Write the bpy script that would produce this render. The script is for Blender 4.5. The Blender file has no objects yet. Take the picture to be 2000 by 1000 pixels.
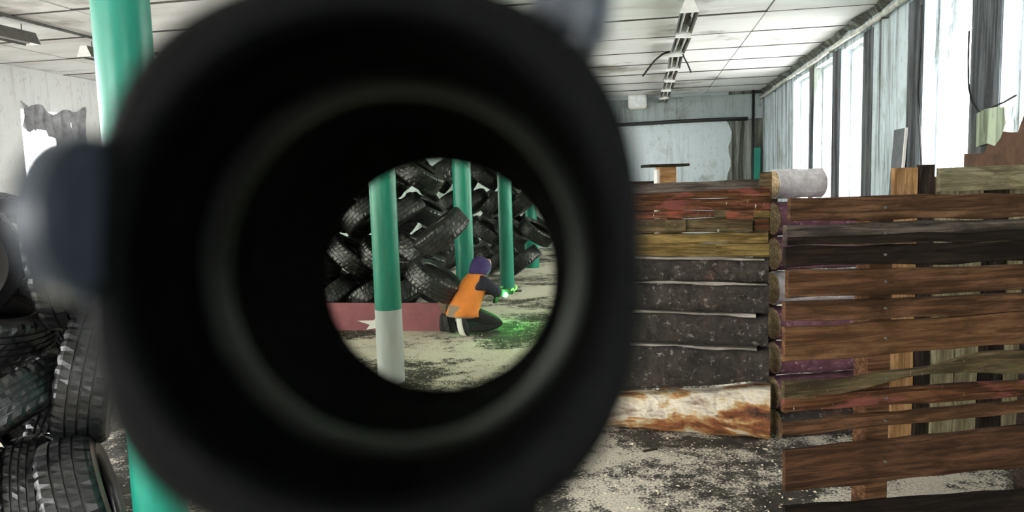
import bpy, bmesh, math, random
from mathutils import Vector, Matrix, noise

random.seed(7)
scene = bpy.context.scene
C = scene.collection
PI = math.pi

# ------------------------------------------------------------------ camera
F = 1400.0                                   # focal length in pixels of the 2000 x 1000 frame
CAM = Vector((0.0, 0.0, 1.65))
_dy = Vector((251, -148, F)).normalized()    # hall axis (+Y) in camera space (right, down, forward)
_dz = _dy.cross(Vector((1, -.029, 0))).normalized()
if _dz.y > 0: _dz = -_dz
_dx = _dy.cross(_dz)
if _dx.x < 0: _dx = -_dx
RIGHT = Vector((_dx.x, _dy.x, _dz.x)); DOWN = Vector((_dx.y, _dy.y, _dz.y)); FWD = Vector((_dx.z, _dy.z, _dz.z))
cam_data = bpy.data.cameras.new('camera')
cam = bpy.data.objects.new('camera', cam_data); C.objects.link(cam)
cam.matrix_world = Matrix.Translation(CAM) @ Matrix((RIGHT, -DOWN, -FWD)).transposed().to_4x4()
cam_data.sensor_width = 36.0
cam_data.lens = F / 2000 * 36.0
cam_data.clip_start = 0.01; cam_data.clip_end = 200
cam_data.dof.use_dof = True
cam_data.dof.focus_distance = 6.0
cam_data.dof.aperture_fstop = 11.0
scene.camera = cam

# ------------------------------------------------------------------ world, exposure
world = bpy.data.worlds.new('overcast_sky'); scene.world = world
world.use_nodes = True
bg = world.node_tree.nodes['Background']
bg.inputs['Color'].default_value = (1.0, 0.985, 0.96, 1)
bg.inputs['Strength'].default_value = 1.0
vs = scene.view_settings
vs.view_transform = 'Standard'; vs.look = 'None'; vs.gamma = 1.0; vs.use_curve_mapping = False
vs.exposure = 4.28
scene.cycles.diffuse_bounces = 6

# hall dimensions
XL, XR, YN, YF, H = -9.47, 2.87, -5.0, 18.0, 3.68


def ray(px, py):
    return RIGHT * ((px - 1000) / F) + DOWN * ((py - 500) / F) + FWD

def at(px, py, d):
    return CAM + ray(px, py) * d

def on_axis(px, py, axis, val):
    r = ray(px, py)
    return CAM + r * ((val - CAM[axis]) / r[axis])

def on_plane(px, py, p0, nrm):
    r = ray(px, py)
    return CAM + r * ((p0 - CAM).dot(nrm) / r.dot(nrm))

# daylight comes in through the windows: portals help the renderer find the sky
def portal(name, loc, sx, sy, direction):
    l = bpy.data.lights.new(name, 'AREA'); l.shape = 'RECTANGLE'; l.size = sx; l.size_y = sy
    l.cycles.is_portal = True
    o = bpy.data.objects.new(name, l); C.objects.link(o)
    o.location = loc
    o.rotation_euler = Vector(direction).to_track_quat('-Z', 'Z').to_euler()
    return o

# ------------------------------------------------------------------ helpers: objects
def tag(o, label=None, cat=None, group=None, kind=None):
    if label: o['label'] = label
    if cat: o['category'] = cat
    if group: o['group'] = group
    if kind: o['kind'] = kind
    return o

def empty(name, m=None):
    o = bpy.data.objects.new(name, None); C.objects.link(o)
    o.empty_display_size = .1
    if m is not None: o.matrix_world = m
    return o

def mesh_data(name, verts, faces, mat=None, smooth=False):
    me = bpy.data.meshes.new(name)
    me.from_pydata([tuple(v) for v in verts], [], faces)
    if mat: me.materials.append(mat)
    if smooth:
        me.polygons.foreach_set('use_smooth', [True] * len(me.polygons))
    me.update()
    return me

def fixn(me):
    bm = bmesh.new(); bm.from_mesh(me)
    bmesh.ops.recalc_face_normals(bm, faces=bm.faces)
    bm.to_mesh(me); bm.free()
    return me

def link(name, me, parent=None, m=None):
    o = bpy.data.objects.new(name, me); C.objects.link(o)
    if parent: o.parent = parent
    if m is not None: o.matrix_local = m
    return o

class MB:
    """collects shapes into one mesh"""
    def __init__(s): s.v = []; s.f = []
    def add(s, vs_, fs_):
        n = len(s.v); s.v += [tuple(v) for v in vs_]; s.f += [tuple(i + n for i in f) for f in fs_]; return s
    def box(s, x0, x1, y0, y1, z0, z1):
        v = [(x, y, z) for z in (z0, z1) for y in (y0, y1) for x in (x0, x1)]
        return s.add(v, [(0, 2, 3, 1), (4, 5, 7, 6), (0, 1, 5, 4), (2, 6, 7, 3), (0, 4, 6, 2), (1, 3, 7, 5)])
    def tube(s, pts, rads, n=10, cap=True):
        pts = [Vector(p) for p in pts]
        if not hasattr(rads, '__len__'): rads = [rads] * len(pts)
        vs_, fs_ = [], []
        up = None
        for i, p in enumerate(pts):
            d = (pts[min(i + 1, len(pts) - 1)] - pts[max(i - 1, 0)]).normalized()
            if up is None:
                up = d.orthogonal().normalized()
            else:
                up = (up - d * up.dot(d)).normalized()
            w = d.cross(up)
            for k in range(n):
                a = 2 * PI * k / n
                vs_.append(p + (up * math.cos(a) + w * math.sin(a)) * rads[i])
        for i in range(len(pts) - 1):
            for k in range(n):
                fs_.append((i * n + k, i * n + (k + 1) % n, (i + 1) * n + (k + 1) % n, (i + 1) * n + k))
        if cap:
            fs_.append(tuple(range(n))[::-1]); fs_.append(tuple((len(pts) - 1) * n + k for k in range(n)))
        return s.add(vs_, fs_)
    def loft(s, rings, cap=True):
        n = len(rings[0]); vs_ = [v for r in rings for v in r]; fs_ = []
        for i in range(len(rings) - 1):
            for k in range(n):
                fs_.append((i * n + k, i * n + (k + 1) % n, (i + 1) * n + (k + 1) % n, (i + 1) * n + k))
        if cap:
            fs_.append(tuple(range(n))[::-1]); fs_.append(tuple((len(rings) - 1) * n + k for k in range(n)))
        return s.add(vs_, fs_)
    def prism(s, poly, y0, y1):
        n = len(poly)
        vs_ = [(p[0], y0, p[1]) for p in poly] + [(p[0], y1, p[1]) for p in poly]
        fs_ = [tuple(range(n)), tuple(range(2 * n - 1, n - 1, -1))]
        fs_ += [(k, k + n, (k + 1) % n + n, (k + 1) % n) for k in range(n)]
        return s.add(vs_, fs_)
    def me(s, name, mat, smooth=False):
        return fixn(mesh_data(name, s.v, s.f, mat, smooth))
    def obj(s, name, mat, parent=None, m=None, smooth=False):
        return link(name, s.me(name, mat, smooth), parent, m)

def bevel(o, w=.005, seg=2):
    b = o.modifiers.new('bevel', 'BEVEL'); b.width = w; b.segments = seg; b.limit_method = 'ANGLE'
    return o

# ------------------------------------------------------------------ materials
class N:
    def __init__(s, name):
        s.m = bpy.data.materials.new(name); s.m.use_nodes = True
        s.t = s.m.node_tree; s.n = s.t.nodes; s.l = s.t.links
        s.b = s.n['Principled BSDF']; s.out = s.n['Material Output']
        s.co = s.n.new('ShaderNodeTexCoord')
    def mapped(s, scale, rot=(0, 0, 0), coord='Object', loc=(0, 0, 0)):
        mp = s.n.new('ShaderNodeMapping')
        mp.inputs['Scale'].default_value = scale; mp.inputs['Rotation'].default_value = rot; mp.inputs['Location'].default_value = loc
        s.l.new(s.co.outputs[coord], mp.inputs['Vector']); return mp.outputs[0]
    def noise(s, vec, scale=5, detail=6, rough=.6, dist=0):
        t = s.n.new('ShaderNodeTexNoise'); s.l.new(vec, t.inputs['Vector'])
        t.inputs['Scale'].default_value = scale; t.inputs['Detail'].default_value = detail
        t.inputs['Roughness'].default_value = rough; t.inputs['Distortion'].default_value = dist
        return t.outputs['Fac']
    def ramp(s, fac, stops):
        r = s.n.new('ShaderNodeValToRGB'); s.l.new(fac, r.inputs['Fac'])
        e = r.color_ramp.elements
        while len(e) < len(stops): e.new(.5)
        for k, (p, c) in enumerate(stops):
            e[k].position = p; e[k].color = (c, c, c, 1) if not hasattr(c, '__len__') else (*c, 1)
        return r.outputs['Color']
    def mix(s, fac, a, b, mode='MIX'):
        x = s.n.new('ShaderNodeMix'); x.data_type = 'RGBA'; x.blend_type = mode
        for sock, val in ((x.inputs[0], fac), (x.inputs[6], a), (x.inputs[7], b)):
            if hasattr(val, 'is_output'): s.l.new(val, sock)
            elif hasattr(val, '__len__'): sock.default_value = (*val, 1)
            else: sock.default_value = val
        return x.outputs[2]
    def math(s, op, a, b=0.0):
        x = s.n.new('ShaderNodeMath'); x.operation = op; x.use_clamp = True
        for sock, val in ((x.inputs[0], a), (x.inputs[1], b)):
            if hasattr(val, 'is_output'): s.l.new(val, sock)
            else: sock.default_value = val
        return x.outputs[0]
    def done(s, color=None, rough=.7, bump=None, strength=.3, dist=.01, spec=None, metal=0):
        if color is not None:
            if hasattr(color, 'is_output'): s.l.new(color, s.b.inputs['Base Color'])
            else: s.b.inputs['Base Color'].default_value = (*color, 1)
        if hasattr(rough, 'is_output'): s.l.new(rough, s.b.inputs['Roughness'])
        else: s.b.inputs['Roughness'].default_value = rough
        s.b.inputs['Metallic'].default_value = metal
        if spec is not None: s.b.inputs['Specular IOR Level'].default_value = spec
        if bump is not None:
            bn = s.n.new('ShaderNodeBump'); bn.inputs['Strength'].default_value = strength; bn.inputs['Distance'].default_value = dist
            s.l.new(bump, bn.inputs['Height']); s.l.new(bn.outputs[0], s.b.inputs['Normal'])
        return s.m

def m_plain(name, col, rough=.6, var=.25, scale=6, spec=None, metal=0, bump=.15):
    k = N(name); v = k.mapped((1, 1, 1)); f = k.noise(v, scale, 6)
    d = tuple(c * (1 - var) for c in col); l = tuple(min(1, c * (1 + var)) for c in col)
    return k.done(k.ramp(f, [(.3, d), (.7, l)]), rough, f, bump, .004, spec, metal)

def m_wood(name, dark, light, speck=None, amount=.66, rough=.88, stain=None):
    k = N(name)
    v = k.mapped((1.0, 14, 18)); g = k.noise(v, 2.4, 9, .7, 1.0)
    v2 = k.mapped((1.6, 3, 5)); b = k.noise(v2, 2.2, 6, .65, .6)
    v4 = k.mapped((6, 30, 60)); h = k.noise(v4, 3, 4, .6)
    mid = tuple((a * .55 + d * .45) for a, d in zip(dark, light))
    c = k.ramp(g, [(.33, tuple(x * .55 for x in dark)), (.44, dark), (.53, mid), (.66, light)])
    c = k.mix(k.ramp(b, [(.45, 0), (.66, .85)]), c, tuple(x * .45 for x in dark))
    c = k.mix(k.ramp(h, [(.55, 0), (.75, .55)]), c, tuple(x * .5 for x in dark))
    if stain:
        v5 = k.mapped((2.2, 3, 9)); q = k.noise(v5, 2.0, 5, .6)
        c = k.mix(k.ramp(q, [(.53, 0), (.60, .65)]), c, stain)
    if speck:
        v3 = k.mapped((12, 10, 4)); s_ = k.noise(v3, 4.5, 5, .7)
        c = k.mix(k.ramp(s_, [(amount, 0), (amount + .04, 1)]), c, speck)
    return k.done(c, rough, g, .7, .008, .15)

def m_wall(name, base, stain, stain2, amount=.52, dirty=(.12, .11, .09)):
    k = N(name)
    v = k.mapped((2.6, 2.6, .16)); st = k.noise(v, 2.0, 10, .72, .5)        # vertical water streaks
    v2 = k.mapped((1, 1, 1)); bl = k.noise(v2, .8, 7, .65)
    v3 = k.mapped((1, 1, .5)); fine = k.noise(v3, 14, 8, .75)
    c = k.mix(k.ramp(st, [(amount - .07, 0), (amount + .09, 1)]), base, stain)
    c = k.mix(k.ramp(bl, [(.54, 0), (.68, .8)]), c, stain2)
    c = k.mix(k.ramp(fine, [(.56, 0), (.70, .7)]), c, dirty)
    return k.done(c, .85, fine, .35, .01)

M = {}
M['wall_right'] = m_wall('wall_right_plaster', (.62, .72, .76), (.06, .07, .07), (.22, .25, .19), .54)
M['wall_left'] = m_wall('wall_left_plaster', (.86, .87, .86), (.60, .60, .57), (.70, .69, .66), .62, (.5, .48, .45))
M['wall_far'] = m_wall('wall_far_plaster', (.62, .70, .72), (.36, .41, .40), (.22, .23, .19), .60)
M['beam'] = m_wall('beam_plaster', (.36, .42, .42), (.20, .23, .21), (.14, .14, .11), .56)
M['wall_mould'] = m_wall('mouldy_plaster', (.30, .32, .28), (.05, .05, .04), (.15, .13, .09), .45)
def m_ceiling():
    k = N('ceiling_whitewash')
    v = k.mapped((.35, 1.6, 1)); st = k.noise(v, 1.5, 7, .62)
    v2 = k.mapped((1, 1, 1)); fine = k.noise(v2, 22, 6, .7); big = k.noise(v2, .55, 6, .6)
    c = k.mix(k.ramp(st, [(.50, 0), (.70, .55)]), (.80, .80, .79), (.48, .46, .42))
    c = k.mix(k.ramp(big, [(.575, 0), (.68, .85)]), c, (.16, .14, .10))
    c = k.mix(k.ramp(fine, [(.62, 0), (.74, .35)]), c, (.3, .28, .25))
    return k.done(c, .9, fine, .25, .008)
M['ceiling'] = m_ceiling()
M['joint'] = m_plain('dirty_joint_mortar', (.07, .065, .055), .9)  # mortar and slab backing in the dark tone of dirty seams

def m_floor():
    k = N('sawdust_strewn_concrete')
    v = k.mapped((1, 1, 1))
    drift = k.noise(v, .9, 5, .6, .6)
    clump = k.noise(v, 9, 6, .72)
    grit = k.noise(v, 70, 4, .7)
    a = k.math('ADD', k.math('MULTIPLY', drift, .95), k.math('MULTIPLY', clump, .42))
    a = k.math('ADD', a, k.math('MULTIPLY', grit, .42))
    mask = k.ramp(a, [(.86, 0), (.93, 1)])
    conc = k.ramp(clump, [(.3, (.022, .020, .015)), (.7, (.085, .075, .055))])
    dust = k.ramp(grit, [(.3, (.40, .35, .27)), (.62, (.86, .80, .68))])
    return k.done(k.mix(mask, conc, dust), .9, a, .8, .02)
M['floor'] = m_floor()
M['chip'] = m_plain('wood_chip_flakes', (.80, .72, .56), .8)

def m_paint(name, col, col2, under, rough=.35):
    k = N(name)
    v = k.mapped((3, 3, .8)); st = k.noise(v, 2.5, 6, .6)
    v2 = k.mapped((1, 1, 1)); fine = k.noise(v2, 30, 5, .7)
    c = k.mix(k.ramp(st, [(.35, 0), (.7, 1)]), col, col2)
    c = k.mix(k.ramp(fine, [(.66, 0), (.72, .8)]), c, under)
    return k.done(c, rough, fine, .15, .004)
M['green'] = m_paint('green_gloss_paint', (.006, .20, .135), (.010, .27, .19), (.012, .07, .05))
M['greybase'] = m_paint('grey_base_paint', (.42, .44, .44), (.52, .54, .54), (.25, .26, .25), .6)

def m_rubber(name, base, dust, amount):
    k = N(name)
    v = k.mapped((1, 1, 1)); f = k.noise(v, 9, 6, .7); g = k.noise(v, 60, 4, .6)
    c = k.mix(k.ramp(f, [(amount, 0), (amount + .25, .8)]), base, dust)
    return k.done(c, k.ramp(f, [(.3, .27), (.7, .36)]), g, .2, .003, .6)
M['tread'] = m_rubber('tread_rubber', (.006, .0065, .007), (.024, .024, .026), .48)
M['side'] = m_rubber('sidewall_rubber', (.006, .0055, .006), (.026, .021, .023), .5)

W = (.86, .84, .80)
M['w_top'] = m_wood('brown_plank_wood', (.060, .027, .013), (.180, .096, .050))
M['w_grey'] = m_wood('weathered_dark_wood', (.042, .032, .025), (.175, .138, .112))
M['w_black'] = m_wood('blackened_wood', (.010, .006, .004), (.036, .023, .015))
M['w_mid'] = m_wood('reddish_brown_wood', (.066, .029, .013), (.185, .095, .048))
M['w_orange'] = m_wood('orange_brown_wood', (.098, .044, .018), (.240, .125, .060))
M['w_wide'] = m_wood('dark_red_brown_wood', (.052, .023, .012), (.140, .068, .035))
M['w_beige'] = m_wood('pale_beige_wood', (.27, .23, .13), (.52, .47, .31))
M['w_tan'] = m_wood('fresh_tan_wood', (.40, .21, .08), (.66, .40, .21))
M['w_darkpost'] = m_wood('dark_block_wood', (.025, .018, .013), (.09, .065, .05))
M['c_brown'] = m_wood('stained_brown_plank', (.050, .019, .008), (.19, .082, .034), (.50, .44, .38), .66, stain=(.20, .06, .05))
M['c_red'] = m_wood('paint_stained_plank', (.075, .025, .013), (.20, .10, .055), (.50, .45, .38), .64, stain=(.26, .07, .04))
M['c_olive'] = m_wood('olive_stained_plank', (.065, .045, .022), (.21, .145, .075), (.50, .46, .40), .65, stain=(.10, .085, .04))
M['c_yellow'] = m_wood('yellowish_plank', (.13, .085, .025), (.34, .235, .085), (.50, .46, .36), .72)
M['sapwood'] = m_wood('sawdusty_sapwood', (.22, .19, .16), (.52, .48, .42))
M['c_grey'] = m_wood('grey_plank', (.06, .048, .038), (.18, .15, .12))

def m_bark(name, dark, light, speck, amt):
    k = N(name)
    v = k.mapped((1, 1, 1)); f = k.noise(v, 11, 9, .75); g = k.noise(v, 24, 6, .75); b = k.noise(v, 4, 4)
    c = k.ramp(f, [(.32, dark), (.7, light)])
    c = k.mix(k.ramp(g, [(amt, 0), (amt + .06, .9)]), c, speck)
    c = k.mix(k.ramp(b, [(.6, 0), (.72, .5)]), c, (.16, .07, .05))
    return k.done(c, .85, f, .9, .02)
M['bark'] = m_bark('dark_bark', (.007, .005, .004), (.060, .046, .035), (.24, .21, .185), .575)
M['bark_log'] = m_bark('white_painted_bark', (.38, .35, .36), (.78, .75, .76), (.20, .12, .14), .62)
M['bark_pink'] = m_bark('pink_splashed_bark', (.06, .016, .03), (.28, .12, .17), (.60, .5, .52), .60)
M['log_end'] = m_wood('cut_log_end', (.34, .24, .13), (.62, .50, .34))
def m_peeled():
    k = N('peeled_log_wood')
    v = k.mapped((1.3, 3, 4)); f = k.noise(v, 1.7, 8, .62, .5); g = k.noise(v, 7, 5, .7)
    c = k.ramp(f, [(.34, (.03, .016, .010)), (.42, (.22, .07, .02)), (.47, (.40, .20, .07)), (.50, (.52, .40, .22)), (.54, (.70, .63, .50)), (.66, (.16, .07, .04))])
    c = k.mix(k.ramp(g, [(.60, 0), (.68, .8)]), c, (.16, .08, .05))
    return k.done(c, .8, f, .6, .02)
M['peeled'] = m_peeled()

M['sight'] = m_plain('matte_black_anodised', (.0012, .0015, .0015), .6, .2, 40, .08)
M['sight_bore'] = m_plain('blackened_bore', (.0006, .0007, .0006), .9, .1, 40, .02)
M['sight_ring'] = m_plain('glow_toned_ring_metal', (.007, .008, .007), .5, .1, 40, .35)  # base colour lightened to stand in for light reflected off the ring
M['sight_knob'] = m_plain('blue_black_knob', (.038, .047, .062), .32, .15, 40)
M['white_metal'] = m_plain('dirty_white_enamel', (.72, .72, .69), .5, .2, 8)
M['dark_metal'] = m_plain('dark_dusty_metal', (.11, .105, .095), .6, .3, 8)
M['tube_glass'] = m_plain('unlit_lamp_tube', (.60, .60, .57), .25, .1)
M['cable'] = m_plain('black_cable', (.015, .015, .015), .6)
M['pipe'] = m_plain('peeling_painted_pipe', (.55, .55, .50), .7, .45, 7)
M['rust'] = m_plain('rusty_brown_board', (.095, .045, .024), .85, .45, 9)
M['lichen'] = m_wall('pale_green_sheet', (.46, .54, .40), (.12, .14, .09), (.30, .33, .22), .52)
M['slate'] = m_plain('slate_grey_board', (.12, .13, .14), .8, .25, 9)
M['cloth'] = m_plain('grey_tattered_cloth', (.34, .34, .36), .95, .45, 5)
M['redboard'] = m_plain('dull_red_board', (.28, .085, .105), .7, .15, 7)
M['white_print'] = m_plain('white_print', (.80, .78, .74), .7, .08)
M['frame'] = m_plain('window_frame_paint', (.74, .76, .77), .6, .15, 9)
M['ground'] = m_plain('pale_yard_ground', (.55, .55, .53), .95, .15, 1)
M['orange'] = m_plain('orange_vest_cloth', (.90, .26, .035), .8, .12, 9)
M['purple'] = m_plain('purple_hood_cloth', (.055, .03, .15), .85, .25, 12)
M['navy'] = m_plain('dark_navy_sleeve', (.016, .018, .034), .85, .3, 12)
M['trouser'] = m_plain('black_trouser_cloth', (.010, .011, .012), .85, .3, 12)
M['skin'] = m_plain('skin', (.60, .38, .28), .55, .08)
M['gun'] = m_plain('black_gun_plastic', (.012, .012, .013), .4)
M['shoe'] = m_plain('black_shoe', (.014, .014, .015), .6)
M['brown_cloth'] = m_plain('grey_brown_cloth', (.30, .22, .16), .9, .2)

def m_emit(name, col, strength):
    k = N(name); k.b.inputs['Base Color'].default_value = (*col, 1)
    k.b.inputs['Emission Color'].default_value = (*col, 1); k.b.inputs['Emission Strength'].default_value = strength
    return k.m
M['laser'] = m_emit('green_laser_glow', (.05, 1.0, .12), 25)

def m_glass(name, tint, gloss, rough=.02):
    k = N(name); k.n.remove(k.b)
    tr = k.n.new('ShaderNodeBsdfTransparent'); tr.inputs[0].default_value = (*tint, 1)
    gl = k.n.new('ShaderNodeBsdfGlossy'); gl.inputs['Roughness'].default_value = rough
    mx = k.n.new('ShaderNodeMixShader'); mx.inputs[0].default_value = gloss
    k.l.new(tr.outputs[0], mx.inputs[1]); k.l.new(gl.outputs[0], mx.inputs[2])
    k.l.new(mx.outputs[0], k.out.inputs['Surface']); return k.m
M['pane'] = m_glass('dusty_window_glass', (.96, .97, .98), .03)
M['lens'] = m_glass('sight_lens_glass', (.80, .82, .76), .004)

# ================================================================== THE HALL
T = .30
link('floor', MB().box(XL - T, XR + T, YN - T, YF + T, -.2, 0).me('floor', M['floor']))['kind'] = 'structure'
gm = MB().box(-60, 60, -60, 80, -.75, -.7)
tag(gm.obj('yard_ground', M['ground']), 'pale open ground of the yard outside the hall', 'ground', kind='structure')

# ceiling: concrete slabs as pieces under a dark backing
ceil = MB().box(XL - T, XR + T, YN - T, YF + T, H + .015, H + .2).obj('ceiling', M['joint']); ceil['kind'] = 'structure'
xs = [XL, -8.3, -6.08, -3.6, -1.1, 1.55, XR]
ys = [YN + i * 1.21 for i in range(20)]; ys[-1] = YF
cell = {}
for i in range(len(xs) - 1):
    for j in range(len(ys) - 1):
        g = .009; gy = .022
        sag = random.uniform(-.006, .006)
        s = MB().box(xs[i] + g, xs[i + 1] - g, ys[j] + gy, ys[j + 1] - gy, H + sag, H + .04)
        s.obj('ceiling_slab', M['ceiling'], ceil)

for j in range(1, len(ys) - 1):                          # smeared mortar lines between the slab rows
    mb = MB(); n_ = 60; v_ = []; f_ = []
    for i in range(n_ + 1):
        x = XL + (XR - XL) * i / n_; w_ = .010 + .022 * max(0, noise.noise(Vector((x * 1.3, j * 3.7, 0)))) + .006 * noise.noise(Vector((x * 8, j, 0)))
        c_ = ys[j] + .01 * noise.noise(Vector((x, j * 2, 3)))
        v_ += [(x, c_ - w_, H - .008), (x, c_ + w_, H - .008), (x, c_ - w_, H + .02), (x, c_ + w_, H + .02)]
    for i in range(n_):
        a_ = i * 4; b_ = a_ + 4
        f_ += [(a_, a_ + 1, b_ + 1, b_), (a_ + 2, a_, b_, b_ + 2), (a_ + 1, a_ + 3, b_ + 3, b_ + 1)]
    mb.add(v_, f_); mb.obj('mortar_line', M['joint'], ceil)

def wall_with_openings(name, along, fixed, thick, a0, a1, openings, mat, z1=H):
    """along: 0 = runs in X, 1 = runs in Y; fixed = inner face, thick signed; openings (a, b, sill, head)"""
    mb = MB()
    def bx(p, q, zz0, zz1):
        if q - p < 1e-4 or zz1 - zz0 < 1e-4: return
        lo, hi = sorted((fixed, fixed + thick))
        if along == 1: mb.box(lo, hi, p, q, zz0, zz1)
        else: mb.box(p, q, lo, hi, zz0, zz1)
    cur = a0
    for (p, q, s, h) in sorted(openings):
        bx(cur, p, 0, z1); bx(p, q, 0, s); bx(p, q, h, z1); cur = q
    bx(cur, a1, 0, z1)
    o = mb.obj(name, mat); o['kind'] = 'structure'
    return o

wn = [0]
def window(along, fixed, sgn, p, q, s, h, nx=1, nz=3, depth=.14):
    """frame and panes set into an opening; sgn = outward direction"""
    wn[0] += 1
    root = empty('window_%d' % wn[0]); root['kind'] = 'structure'
    f0, f1 = sorted((fixed + sgn * depth, fixed + sgn * (depth + .05)))
    w = .045
    def bar(a, b, zz0, zz1):
        mb = MB()
        if along == 1: mb.box(f0, f1, a, b, zz0, zz1)
        else: mb.box(a, b, f0, f1, zz0, zz1)
        return mb
    fr = MB()
    for args in ((p, p + w, s, h), (q - w, q, s, h), (p + w, q - w, s, s + w), (p + w, q - w, h - w, h)):
        b = bar(*args); fr.add(b.v, b.f)
    fr.obj('window_frame', M['frame'], root)
    zs = [s + w + (h - s - 2 * w) * i / nz for i in range(nz + 1)]
    as_ = [p + w + (q - p - 2 * w) * i / nx for i in range(nx + 1)]
    mid = (f0 + f1) / 2
    for i in range(1, nz):
        bar(p + w, q - w, zs[i] - .015, zs[i] + .015).obj('glazing_bar', M['frame'], root)
    for i in range(nx):
        for j in range(nz):
            mb = MB()
            if along == 1: mb.box(mid - .003, mid + .003, as_[i], as_[i + 1], zs[j], zs[j + 1])
            else: mb.box(as_[i], as_[i + 1], mid - .003, mid + .003, zs[j], zs[j + 1])
            mb.obj('pane', M['pane'], root)
    # sill
    lo, hi = sorted((fixed - sgn * .03, fixed + sgn * depth))
    mb = MB()
    if along == 1: mb.box(lo, hi, p, q, s - .04, s + .003)
    else: mb.box(p, q, lo, hi, s - .04, s + .003)
    mb.obj('window_sill', M['frame'], root)
    c = (p + q) / 2; zc = (s + h) / 2
    off = fixed + sgn * (depth + .07)
    loc = (off, c, zc) if along == 1 else (c, off, zc)
    d = (-sgn, 0, 0) if along == 1 else (0, -sgn, 0)
    portal('daylight_portal', loc, q - p, h - s, d)
    return root

# right wall: tall windows between narrow piers
def yr(px): return on_axis(px, 250, 0, XR).y
rw = [(yr(1580), yr(1549)), (yr(1625), yr(1589)), (yr(1684), yr(1641)), (yr(1893), yr(1800)), (yr(2120), yr(1952)),
      (-4.0, -2.6)]
rw = [(a, b, .95, 3.42) for a, b in rw]
wall_with_openings('wall_right', 1, XR, T, YN, YF, rw, M['wall_right'])
for a, b, s, h in rw: window(1, XR, 1, a, b, s, h, nz=1)
# dark damp facings on the piers between the windows
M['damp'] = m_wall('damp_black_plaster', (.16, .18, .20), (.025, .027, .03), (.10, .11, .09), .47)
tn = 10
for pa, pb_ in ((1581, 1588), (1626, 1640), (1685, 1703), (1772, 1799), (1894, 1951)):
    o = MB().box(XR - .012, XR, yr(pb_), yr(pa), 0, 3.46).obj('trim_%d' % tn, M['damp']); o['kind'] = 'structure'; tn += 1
# left wall
yl0, yl1 = on_axis(48, 300, 0, XL).y, on_axis(150, 300, 0, XL).y
zl0, zl1 = on_axis(60, 362, 0, XL).z, on_axis(60, 215, 0, XL).z
lw = [(yl0, yl1, zl0, zl1)] + [(a, a + 2.2, .95, 3.3) for a in (-4.2, -1.4, 1.4, 4.2)] + [(a, a + 1.6, 1.2, 3.2) for a in (12.6, 15.4)]
wall_with_openings('wall_left', 1, XL, -T, YN, YF, lw, M['wall_left'])
for a, b, s, h in lw: window(1, XL, -1, a, b, s, h, nx=1 if b - a < 1.5 else 2, nz=1 if b - a < 1.5 else 2)
# far wall and near wall (behind the camera, with one wide window)
wall_with_openings('wall_far', 0, YF, T, XL - T, XR + T, [], M['wall_far'])
gate = (-8.6, -3.0, .5, 3.4)
wall_with_openings('wall_near', 0, YN, -T, XL - T, XR + T, [gate], M['wall_left'])
window(0, YN, -1, *gate, nx=4, nz=2)

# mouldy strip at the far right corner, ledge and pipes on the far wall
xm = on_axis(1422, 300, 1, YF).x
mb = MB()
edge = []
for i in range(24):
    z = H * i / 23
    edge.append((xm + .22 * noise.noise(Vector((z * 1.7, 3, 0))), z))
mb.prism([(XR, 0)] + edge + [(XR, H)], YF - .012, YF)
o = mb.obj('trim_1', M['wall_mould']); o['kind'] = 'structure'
zt = on_axis(1300, 243, 1, YF).z
o = MB().box(XL, XR - .02, YF - .10, YF, zt + .05, zt + .62).obj('trim_2', M['beam']); o['kind'] = 'structure'
mb = MB(); mb.tube([(x, YF - .16, zt + .03 + .02 * math.sin(x)) for x in [-6, -3, -1, 0, 1, 2, 2.5]], .045, 10)
tag(mb.obj('wall_pipe', M['cable'], smooth=True), 'black horizontal pipe running along the far wall', 'pipe')
xv = on_axis(1470, 300, 1, YF - .1).x
mb = MB(); mb.tube([(xv, YF - .1, 0), (xv, YF - .1, 1.5), (xv + .01, YF - .1, H)], .035, 10)
tag(mb.obj('wall_pipe', M['cable'], smooth=True), 'dark vertical pipe near the mouldy far corner', 'pipe')
xg = on_axis(1491, 300, 1, YF - .1); xg.x = min(xg.x, XR - .16)
zg0, zg1 = on_axis(1491, 334, 1, YF - .1).z, on_axis(1491, 288, 1, YF - .1).z
mb = MB(); mb.box(xg.x - .10, xg.x + .09, YF - .13, YF - .012, 0, zg1)
tag(bevel(mb.obj('cabinet', M['green'])), 'narrow green cabinet standing in the mouldy far corner', 'cabinet')

# pipe along the top of the right wall
mb = MB(); pts = []
for i in range(30):
    y = YN + .1 + (YF - YN - .2) * i / 29
    pts.append((XR - .07 + .008 * math.sin(i * 2.1), y, 3.50 + .008 * math.sin(i * 1.3)))
mb.tube(pts, .032, 10)
pr = empty('ceiling_pipe'); tag(pr, 'peeling white pipe running along the top of the window wall', 'pipe')
mb.obj('pipe', M['pipe'], pr, smooth=True)
for i in range(0, 30, 3):
    x, y, z = pts[i]
    MB().box(x - .01, XR, y - .02, y + .02, z - .045, z - .03).obj('bracket', M['dark_metal'], pr)

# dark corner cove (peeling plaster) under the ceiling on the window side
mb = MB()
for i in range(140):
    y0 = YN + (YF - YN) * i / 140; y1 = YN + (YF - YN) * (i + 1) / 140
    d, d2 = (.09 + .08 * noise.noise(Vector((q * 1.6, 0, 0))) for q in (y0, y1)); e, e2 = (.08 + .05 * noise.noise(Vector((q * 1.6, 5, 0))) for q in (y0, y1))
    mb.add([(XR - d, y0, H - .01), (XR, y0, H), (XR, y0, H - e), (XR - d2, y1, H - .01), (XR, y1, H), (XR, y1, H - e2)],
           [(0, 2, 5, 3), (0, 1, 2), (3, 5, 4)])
o = mb.obj('trim_3', M['wall_mould']); o['kind'] = 'structure'

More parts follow.
